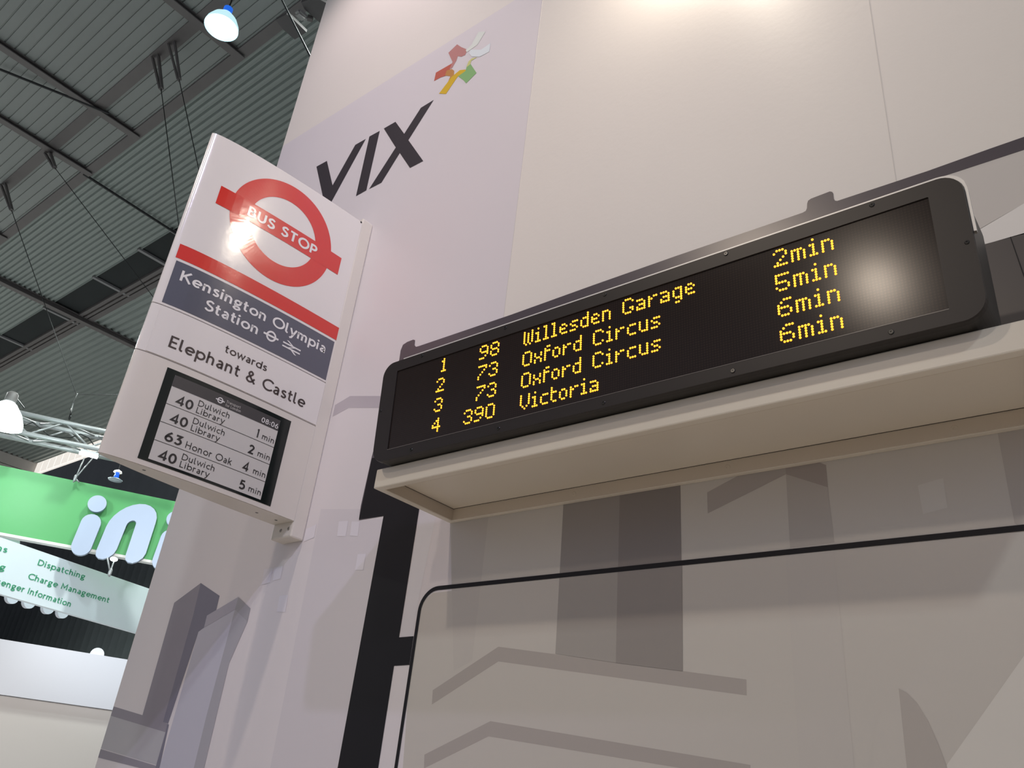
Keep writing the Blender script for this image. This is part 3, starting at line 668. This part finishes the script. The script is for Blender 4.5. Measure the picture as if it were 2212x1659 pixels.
# ---------------------------------------------------------------- hanging signs of the neighbouring stand
def vplane(u, v, R, ang):
    d = ray(u, v); h = math.hypot(d.x, d.y); p = CAM + d * (R / h)
    a = math.radians(ang); t = Vector((math.cos(a), math.sin(a), 0)); n = Vector((t.y, -t.x, 0)).normalized()
    if n.dot(CAM - p) < 0: n = -n
    return p, t, n
class Pl:
    def __init__(s, u, v, R, ang): s.p, s.t, s.n = vplane(u, v, R, ang)
    def at(s, u, v):
        q = onplane(u, v, s.p, s.n) - s.p; return (q.dot(s.t), q.z)
    def w(s, a, z, off=0): return s.p + s.t * a + Vector((0, 0, z)) + s.n * off
def slab(name, pl, loop, o0, o1, m, par, label=None, bevel=0):
    n = len(loop); V = [pl.w(a, z, o1) for a, z in loop] + [pl.w(a, z, o0) for a, z in loop]
    bm = bmesh.new(); vs = [bm.verts.new(v) for v in V]
    bm.faces.new(vs[:n]); bm.faces.new(vs[:n - 1:-1])
    for k in range(n): bm.faces.new([vs[k], vs[(k + 1) % n], vs[n + (k + 1) % n], vs[n + k]])
    return bobj(name, bm, m, par, label=label)
gp = Pl(0, 1080, 12.5, 60.7)
gtop = gp.at(0, 1005)[1]; gbot = gp.at(0, 1150)[1]; ga0 = gp.at(-160, 1080)[0]; ga1 = gp.at(520, 1150)[0]
green = thing('green_hanging_banner', 'green hanging banner with big pale raised letters beyond the booth wall', 'banner')
slab('banner_board', gp, [(ga0, gbot), (ga1, gbot), (ga1, gtop), (ga0, gtop)], -.12, 0, M['green'], green)
slab('bottom_trim', gp, [(ga0, gbot - .035), (ga1, gbot - .035), (ga1, gbot), (ga0, gbot)], -.12, .01, M['offwhite'], green, label='cream bottom trim')
cg = lambda x, y: gp.at(x * .21700, 860 + y * .21700)
def capsule(a, b, r, n=10):
    a, b = Vector(a), Vector(b); d = (b - a).normalized(); s = Vector((-d.y, d.x)); out = []
    for k in range(n + 1):
        t = math.pi * k / n; out.append(tuple(a + s * r * math.cos(t) - d * r * math.sin(t)))
    for k in range(n + 1):
        t = math.pi * k / n; out.append(tuple(b - s * r * math.cos(t) + d * r * math.sin(t)))
    return out
def circ(c, r, n=28): return [(c[0] + r * math.cos(2 * math.pi * k / n), c[1] + r * math.sin(2 * math.pi * k / n)) for k in range(n)]
rA = abs(cg(875, 1065)[0] - cg(1065, 1072)[0]) / 2
ra = (Vector(cg(1000, 1250)) - Vector(cg(790, 1240))).length / 2
def letter_i(dx):
    def sh(p): return (p[0] + dx, p[1])
    slab('raised_letter', gp, circ(sh(cg(970, 1070)), rA), .03, .10, M['letter'], green)
    slab('raised_letter', gp, capsule(sh(cg(908, 1262)), sh(cg(815, 1490)), rA * 1.06), .03, .10, M['letter'], green)
letter_i(0)
dxi = cg(1740, 1235)[0] - cg(970, 1070)[0]
letter_i(dxi)
slab('raised_letter', gp, capsule(gp.at(-60, 1060), gp.at(-78, 1110), rA * 1.06), .03, .10, M['letter'], green)
# the letter n: two slanted legs joined by an arch
r = rA * 1.07
L0, L1 = Vector(cg(1160, 1290)), Vector(cg(1062, 1530)); R0, R1 = Vector(cg(1450, 1270)), Vector(cg(1352, 1570))
dn = (L1 - L0).normalized(); sn = Vector((-dn.y, dn.x))
if sn.x > 0: sn = -sn
cA_ = (L0 + R0) / 2; hw = (R0 - L0).length / 2
outl = []
ax = (R0 - L0).normalized(); ay = -dn
for k in range(13):
    a = math.pi - math.pi * k / 12; outl.append(cA_ + ax * (hw + r) * math.cos(a) + ay * (hw + r) * 1.0 * math.sin(a))
for k in range(7): a = math.pi * k / 6; outl.append(R1 + ax * r * math.cos(a) - ay * r * math.sin(a))
for k in range(9): a = math.pi * k / 8; outl.append(cA_ + ax * (hw - r) * math.cos(a) + ay * (hw - r) * math.sin(a) * 1.1)
for k in range(7): a = math.pi * k / 6; outl.append(L1 + ax * r * math.cos(a) - ay * r * math.sin(a))
slab('raised_letter', gp, [tuple(p) for p in outl], .03, .10, M['letter'], green)
settle(green, gp.w(0, gbot))

wp = Pl(0, 1220, 12.0, 103.7)
cw = lambda x, y: wp.at(x * .21700, 1140 + y * .21700)
wb = thing('white_hanging_sign', 'white hanging sign with green service names below the green banner', 'sign')
wtop = wp.at(34, 1172)[1]; wbot = wp.at(0, 1283)[1]; wa0 = wp.at(-200, 1200)[0]; wa1 = wp.at(330, 1320)[0]
slab('sign_board', wp, [(wa0, wbot), (wa1 + .5, wbot), (wa1 + .5, wtop), (wa0, wtop)], -.10, 0, M['board'], wb)
def ptext(s, pl, pa, pb, h, par, m, t=.14):
    a0, z0 = pa; a1, z1 = pb
    if a1 < a0: pass
    for V, Fc in words(s, a0, a1, 0, h, t):
        obj('lettering', [pl.w(a, z0 + (z1 - z0) * (a - a0) / (a1 - a0) + z, .004) for a, z in V], Fc, m, par)
hh = abs(cw(385, 310)[1] - cw(372, 370)[1])
ptext('Dispatching', wp, cw(370, 370), cw(838, 515), hh, wb, M['green_text'], .15)
ptext('Charge Management', wp, cw(272, 508), cw(1080, 750), hh, wb, M['green_text'], .15)
ptext('Passenger Information', wp, (cw(0, 568)[0] - (cw(700, 790)[0] - cw(0, 568)[0]) * .235, cw(0, 568)[1] + .0), cw(700, 790), hh, wb, M['green_text'], .15)
ptext('ns', wp, cw(-40, 222), cw(65, 250), hh, wb, M['green_text'], .15)
ptext('g', wp, cw(-12, 415), cw(45, 425), hh, wb, M['green_text'], .15)
settle(wb, wp.w(0, wbot))
# pale rounded letter ends of the board hanging behind it
bp = Pl(0, 1300, 12.9, 103.7)
back = thing('lettered_board_behind', 'row of pale rounded letter ends poking out from behind the white sign', 'sign')
cb = lambda x, y: bp.at(x * .21700, 1140 + y * .21700)
rb = (Vector(cb(45, 690)) - Vector(cb(165, 720))).length / 2
for q in ((105, 690), (272, 738), (460, 795), (605, 838)):
    c = Vector(cb(*q)); slab('letter_end', bp, capsule((c.x, c.y + .45), (c.x, c.y), rb), 0, .06, M['kiosk'], back)
c = cb(100, 150); slab('letter_end', bp, circ(c, rb * 1.1), 0, .06, M['kiosk'], back); c = cb(-10, 130); slab('letter_end', bp, circ(c, rb * 1.1), 0, .06, M['kiosk'], back)
a0, z0 = cb(0, 640); a1, _ = cb(700, 800)
slab('backing_board', bp, [(a0 - .8, z0 - .02), (a1, z0 - .02), (a1, z0 + .42), (a0 - .8, z0 + .42)], -.08, -.01, M['board'], back)
settle(back, bp.w(0, 0))
# white kiosk fascia lower down
kp = Pl(0, 1440, 11.0, 67.3)
ki = thing('kiosk_fascia', 'plain white stand fascia with a cream wall below at the lower left', 'stand')
kt = kp.at(0, 1380)[1]; kb = kp.at(0, 1500)[1]; ka0 = kp.at(-250, 1440)[0]; ka1 = kp.at(420, 1500)[0]
slab('fascia_panel', kp, [(ka0, kb), (ka1, kb), (ka1, kt), (ka0, kt)], -.2, 0, M['kiosk'], ki)
slab('lower_wall', kp, [(ka0, kb - kp.p.z - kb), (ka1, kb - kp.p.z - kb), (ka1, kb), (ka0, kb)], -.2, -.05, M['kiosk_low'], ki, label='cream lower wall')
c = kp.at(211, 1412); slab('rounded_letter_top', kp, capsule((c[0], c[1]), (c[0], c[1] - .12), abs(kp.at(195, 1410)[0] - kp.at(227, 1410)[0]) / 2), -.16, -.1, M['kiosk'], ki)
settle(ki, (kp.p.x, kp.p.y, 0))

# ---------------------------------------------------------------- truss, lamps and wires
tp_ = Pl(0, 905, 12.3, 60)
zt_ = tp_.at(0, 882)[1]; zb_ = tp_.at(0, 924.6)[1]; a0, a1 = tp_.at(-150, 900)[0], tp_.at(420, 980)[0]
dd = .30
tr = thing('lighting_truss', 'aluminium box truss hanging above the green banner', 'truss')
for nm, z, of in (('chord', zt_, 0), ('chord', zt_, -dd), ('chord', zb_, 0), ('chord', zb_, -dd)):
    bm = bmesh.new(); tube(bm, [tp_.w(a0, z, of), tp_.w(a1, z, of)], .032, 10); bobj(nm, bm, M['truss'], tr, True)
a, k = a0, 0
while a < a1:
    s = .38
    for (z0, o0), (z1, o1) in (((zt_, 0), (zb_, 0)), ((zt_, -dd), (zb_, -dd)), ((zt_, 0), (zt_, -dd)), ((zb_, 0), (zb_, -dd))):
        if k % 2: (z0, o0), (z1, o1) = (z1, o1), (z0, o0)
        bm = bmesh.new(); tube(bm, [tp_.w(a, z0, o0), tp_.w(min(a + s, a1), z1, o1)], .013, 6); bobj('brace', bm, M['truss'], tr, True)
    a += s; k += 1
bm = bmesh.new(); tube(bm, [tp_.w(a0 + 1 + i * .12, (zt_ + zb_) / 2 + .07 * math.sin(i * 1.3), -.15 + .08 * math.sin(i * 2.1)) for i in range(40)], .008, 6); bobj('cable', bm, M['wire'], tr, True)
settle(tr, tp_.w((a0 + a1) / 2, zb_))
def tube_lamp(pa, pb, R, label):
    pl = Pl(*pa, R, 60); a, b = pl.at(*pa), pl.at(*pb)
    t = thing('tube_lamp', label, 'lamp', 'tube lamps along the truss')
    bm = bmesh.new(); tube(bm, [pl.w(*a, .02), pl.w(*b, .02)], .024, 12); bobj('tube', bm, M['tube_on'], t, True)
    bm = bmesh.new(); bar(bm, pl.w(a[0], a[1] + .05, -.02), pl.w(b[0], b[1] + .05, -.02), .06, .03); bobj('holder', bm, M['truss'], t)
    settle(t, pl.w(*a))
tube_lamp((172, 979), (211, 989), 12.05, 'short glowing tube lamp under the truss beside the bus stop sign')
tube_lamp((-60, 913), (40, 934), 12.05, 'glowing tube lamp at the left edge along the truss')
def hooks(name, top, bots, R, ang, label, m=M['truss']):
    pl = Pl(*top, R, ang); t = thing(name, label, 'hanger', 'sign hangers')
    for b_ in bots:
        bm = bmesh.new(); tube(bm, [pl.w(*pl.at(*top)), pl.w(*pl.at(*b_))], .010, 6); bobj('strap', bm, m, t, True)
    bm = bmesh.new(); lathe(bm, [(.012, -.05), (.022, -.03), (.022, .03), (.012, .05)], pl.w(*pl.at(*top)), (0, 0, 1), 12, True); bobj('clamp', bm, m, t, True)
    settle(t, pl.w(*pl.at(*top)))
hooks('sign_hanger', (163, 1033), ((182, 990), (200, 990), (158, 1042), (171, 1042)), 12.25, 60.7, 'silver straps and clamp holding the top of the green banner')
hooks('sign_hanger', (238, 1236), ((232, 1205), (248, 1208), (236, 1246)), 11.6, 103.7, 'silver straps and clamp holding the top of the white sign')
pl = Pl(246, 1208, 11.3, 60); bm = bmesh.new(); bmesh.ops.create_uvsphere(bm, u_segments=16, v_segments=8, radius=.045, matrix=Matrix.Translation(pl.w(0, 0)) @ Matrix.Diagonal((1, 1, .6, 1)))
tag(bobj('clip_lamp', bm, M['tube_on'], None, True), 'small bright clip lamp just below the green banner', 'lamp')

def high_bay(u, v, z, rad, label, on_, ax=(0, 0, 1), rod=None):
    c = on(u, v, 2, z); t = thing('high_bay_lamp', label, 'lamp', 'high bay hall lamps')
    bm = bmesh.new(); lathe(bm, [(rad, 0), (rad * .96, rad * .25), (rad * .75, rad * .7), (rad * .38, rad * 1.15), (rad * .25, rad * 1.25)], c, ax, 32); bobj('reflector', bm, M['lamp_on'] if on_ else M['glass'], t, True)
    bm = bmesh.new(); lathe(bm, [(rad * .24, rad * 1.2), (rad * .27, rad * 1.3), (rad * .27, rad * 1.7), (rad * .16, rad * 1.8)], c, ax, 20, True); bobj('ballast', bm, M['steel'] if on_ else M['blue'], t, True)
    bm = bmesh.new(); ct = c + Vector(ax) * rad * .75
    bmesh.ops.create_uvsphere(bm, u_segments=16, v_segments=10, radius=rad * .30, matrix=Matrix.Translation(ct)); bobj('bulb', bm, M['core'], t, True)
    bm = bmesh.new(); tube(bm, [c + Vector(ax) * rad * 1.7, rod or (c.x, c.y, ZC)], .012, 6); bobj('hanging_rod', bm, M['wire'], t)
    if on_ == 1:
        bm = bmesh.new(); lathe(bm, [(.001, rad * .02), (rad * .9, rad * .02), (rad * .93, rad * .06)], c, ax, 32); bobj('glass_cover', bm, M['lamp_on'], t, True)
    settle(t, c); return t
high_bay(478, 60, ZC - 1.2, .27, 'bright dome hall lamp hanging at the top of the roof', 0)
c0 = on(0, 918, 2, ZO + 3.55)
high_bay(0, 918, ZO + 3.55, .245, 'large blinding hall lamp at the left edge above the truss', 1, rod=c0 + Vector((-.45, .3, .47)))
c = on(248, 1039, 2, ZO + 5.4); t = thing('disc_lamp', 'small far hall lamp with a pale disc and blue neck under the bus stop sign', 'lamp')
for nm, pr, mm in (('disc', [(.001, 0), (.135, .01), (.145, .03), (.10, .05), (.05, .06)], mat('pale disc', (.42, .52, .55), .3)), ('neck', [(.045, .06), (.05, .10), (.04, .19)], M['blue']),
                   ('cap', [(.09, .19), (.075, .22), (.02, .25)], mat('cap white', (.75, .75, .72), .4, emit=(1, .97, .9), es=.5))):
    bm = bmesh.new(); lathe(bm, pr, c, (0, 0, 1), 28, True); bobj(nm, bm, mm, t, True)
bm = bmesh.new(); tube(bm, [c + Vector((0, 0, .24)), (c.x, c.y, ZC)], .008, 6); bobj('hanging_rod', bm, M['wire'], t)
settle(t, c)
def wire(pts, label, r=.008):
    bm = bmesh.new(); tube(bm, pts, r, 6); return tag(bobj('hanging_wire', bm, M['wire'], None, True), label, 'wire', 'roof wires')
def vhook(u, v, du, dv, label):
    c = on(u, v, 2, ZC - .05); e = on(u + du, v + dv, 2, ZC - 1.0)
    t = thing('roof_bracket', label, 'bracket', 'roof brackets')
    for s in (-.07, .07):
        bm = bmesh.new(); bar(bm, c + Vector((s, s * .3, 0)), e + Vector((s * .4, 0, 0)), .07, .03); bobj('arm', bm, M['steel'], t)
    settle(t, c); return e
e1 = vhook(336, 122, 12, 70, 'left one of the two dark forked brackets near the top of the roof')
e2 = vhook(371, 94, 16, 78, 'right one of the two dark forked brackets near the top of the roof')
e3 = vhook(103, 330, 15, 32, 'dark bracket on the roof beam above the ribbed sheets')
e4 = vhook(7, 398, 18, 56, 'dark forked bracket at the left edge of the roof')
wire([e1, on(387, 492, 2, ZO + 8)], 'thin wire from the left forked bracket down to behind the bus stop sign')
wire([e2, on(450, 460, 2, ZO + 8)], 'thin wire from the right forked bracket down to behind the bus stop sign')
wire([e3, on(345, 660, 2, ZO + 8)], 'thin wire slanting from the beam bracket across the black strip')
wire([e4, on(165, 852, 2, ZO + 8)], 'thin wire from the left edge bracket down to the chain end')
wire([on(167, 852, 2, ZO + 8.06), on(300, 853, 2, ZO + 8)], 'level thin wire running to behind the bus stop sign')
wire([on(167, 850, 2, ZO + 7.9), on(158, 872, 2, ZO + 7.8), on(150, 905, 2, ZO + 5)], 'short dark chain hanging above the truss', .016)
wire([on(606, -6, 2, ZO + 9), on(671, 124, 2, ZO + 7), on(700, 190, 2, ZO + 6)], 'dark wire at the top beside the wall corner', .012)
# grey panels hanging near the top of the wall corner
zz = ZO + 9.5
cq = lambda x, y: on(560 + x * .09042, y * .09042, 2, zz)
def flat(name, pts, label, th=.05):
    P = [cq(*p) for p in pts]; n = len(P); V = [p for p in P] + [p + Vector((0, 0, th)) for p in P]
    bm = bmesh.new(); vs = [bm.verts.new(v) for v in V]; bm.faces.new(vs[:n]); bm.faces.new(vs[:n - 1:-1])
    for k in range(n): bm.faces.new([vs[k], vs[(k + 1) % n], vs[n + (k + 1) % n], vs[n + k]])
    return tag(bobj(name, bm, M['flagcloth'], None), label, 'panel', 'grey roof panels')
flat('roof_panel', [(390, 480), (650, 340), (750, 400), (1130, 770), (850, 945), (580, 715)], 'dark grey square panel under the roof nearest the hanging wire')
flat('roof_panel', [(1000, 60), (1350, -60), (1900, 230), (1640, 680), (1480, 570), (1090, 230)], 'dark grey panel tucked beside the top of the wall')
bm = bmesh.new(); c = cq(1020, 300); box(bm, c.x - .06, c.x + .06, c.y - .08, c.y + .08, c.z - .10, c.z); bmesh.ops.bevel(bm, geom=list(bm.edges), offset=.03, segments=2, affect='EDGES')
pj = thing('spot_head', 'small pale lamp head between the two grey roof panels', 'lamp'); bobj('head', bm, mat('head grey', (.3, .3, .29), .5), pj)
bm = bmesh.new(); bar(bm, c + Vector((0, .1, 0)), cq(1280, 460), .06, .06); bobj('arm', bm, M['steel'], pj)
settle(pj, c)
# fill spots added to brighten the neighbouring stand, then the truss lamp's own light
light('SPOT', 'stand_fill_spot', (-8.5, 1.0, 7.4), (-11.5, 5.0, 4.3), 380, (.85, 1, 1), .1, 90, .8)
light('SPOT', 'stand_fill_spot', (-7.0, 1.2, 3.2), (-11.0, 4.9, 3.6), 260, (.90, .96, 1), .1, 55, 1)
light('SPOT', 'board_fill_spot', (-7.5, 1.6, 3.6), (-11.2, 5.2, 4.15), 230, (.86, .95, 1), .1, 36, .9)
light('SPOT', 'kiosk_fill_spot', (-7.5, 1.4, 2.6), (-10.5, 3.4, 1.6), 150, (1, .93, .87), .1, 90, 1)
light('POINT', 'truss_lamp_light', c0 + Vector((.1, -.1, -.12)), (0, 0, 0), 90, (.85, 1, 1), .2)
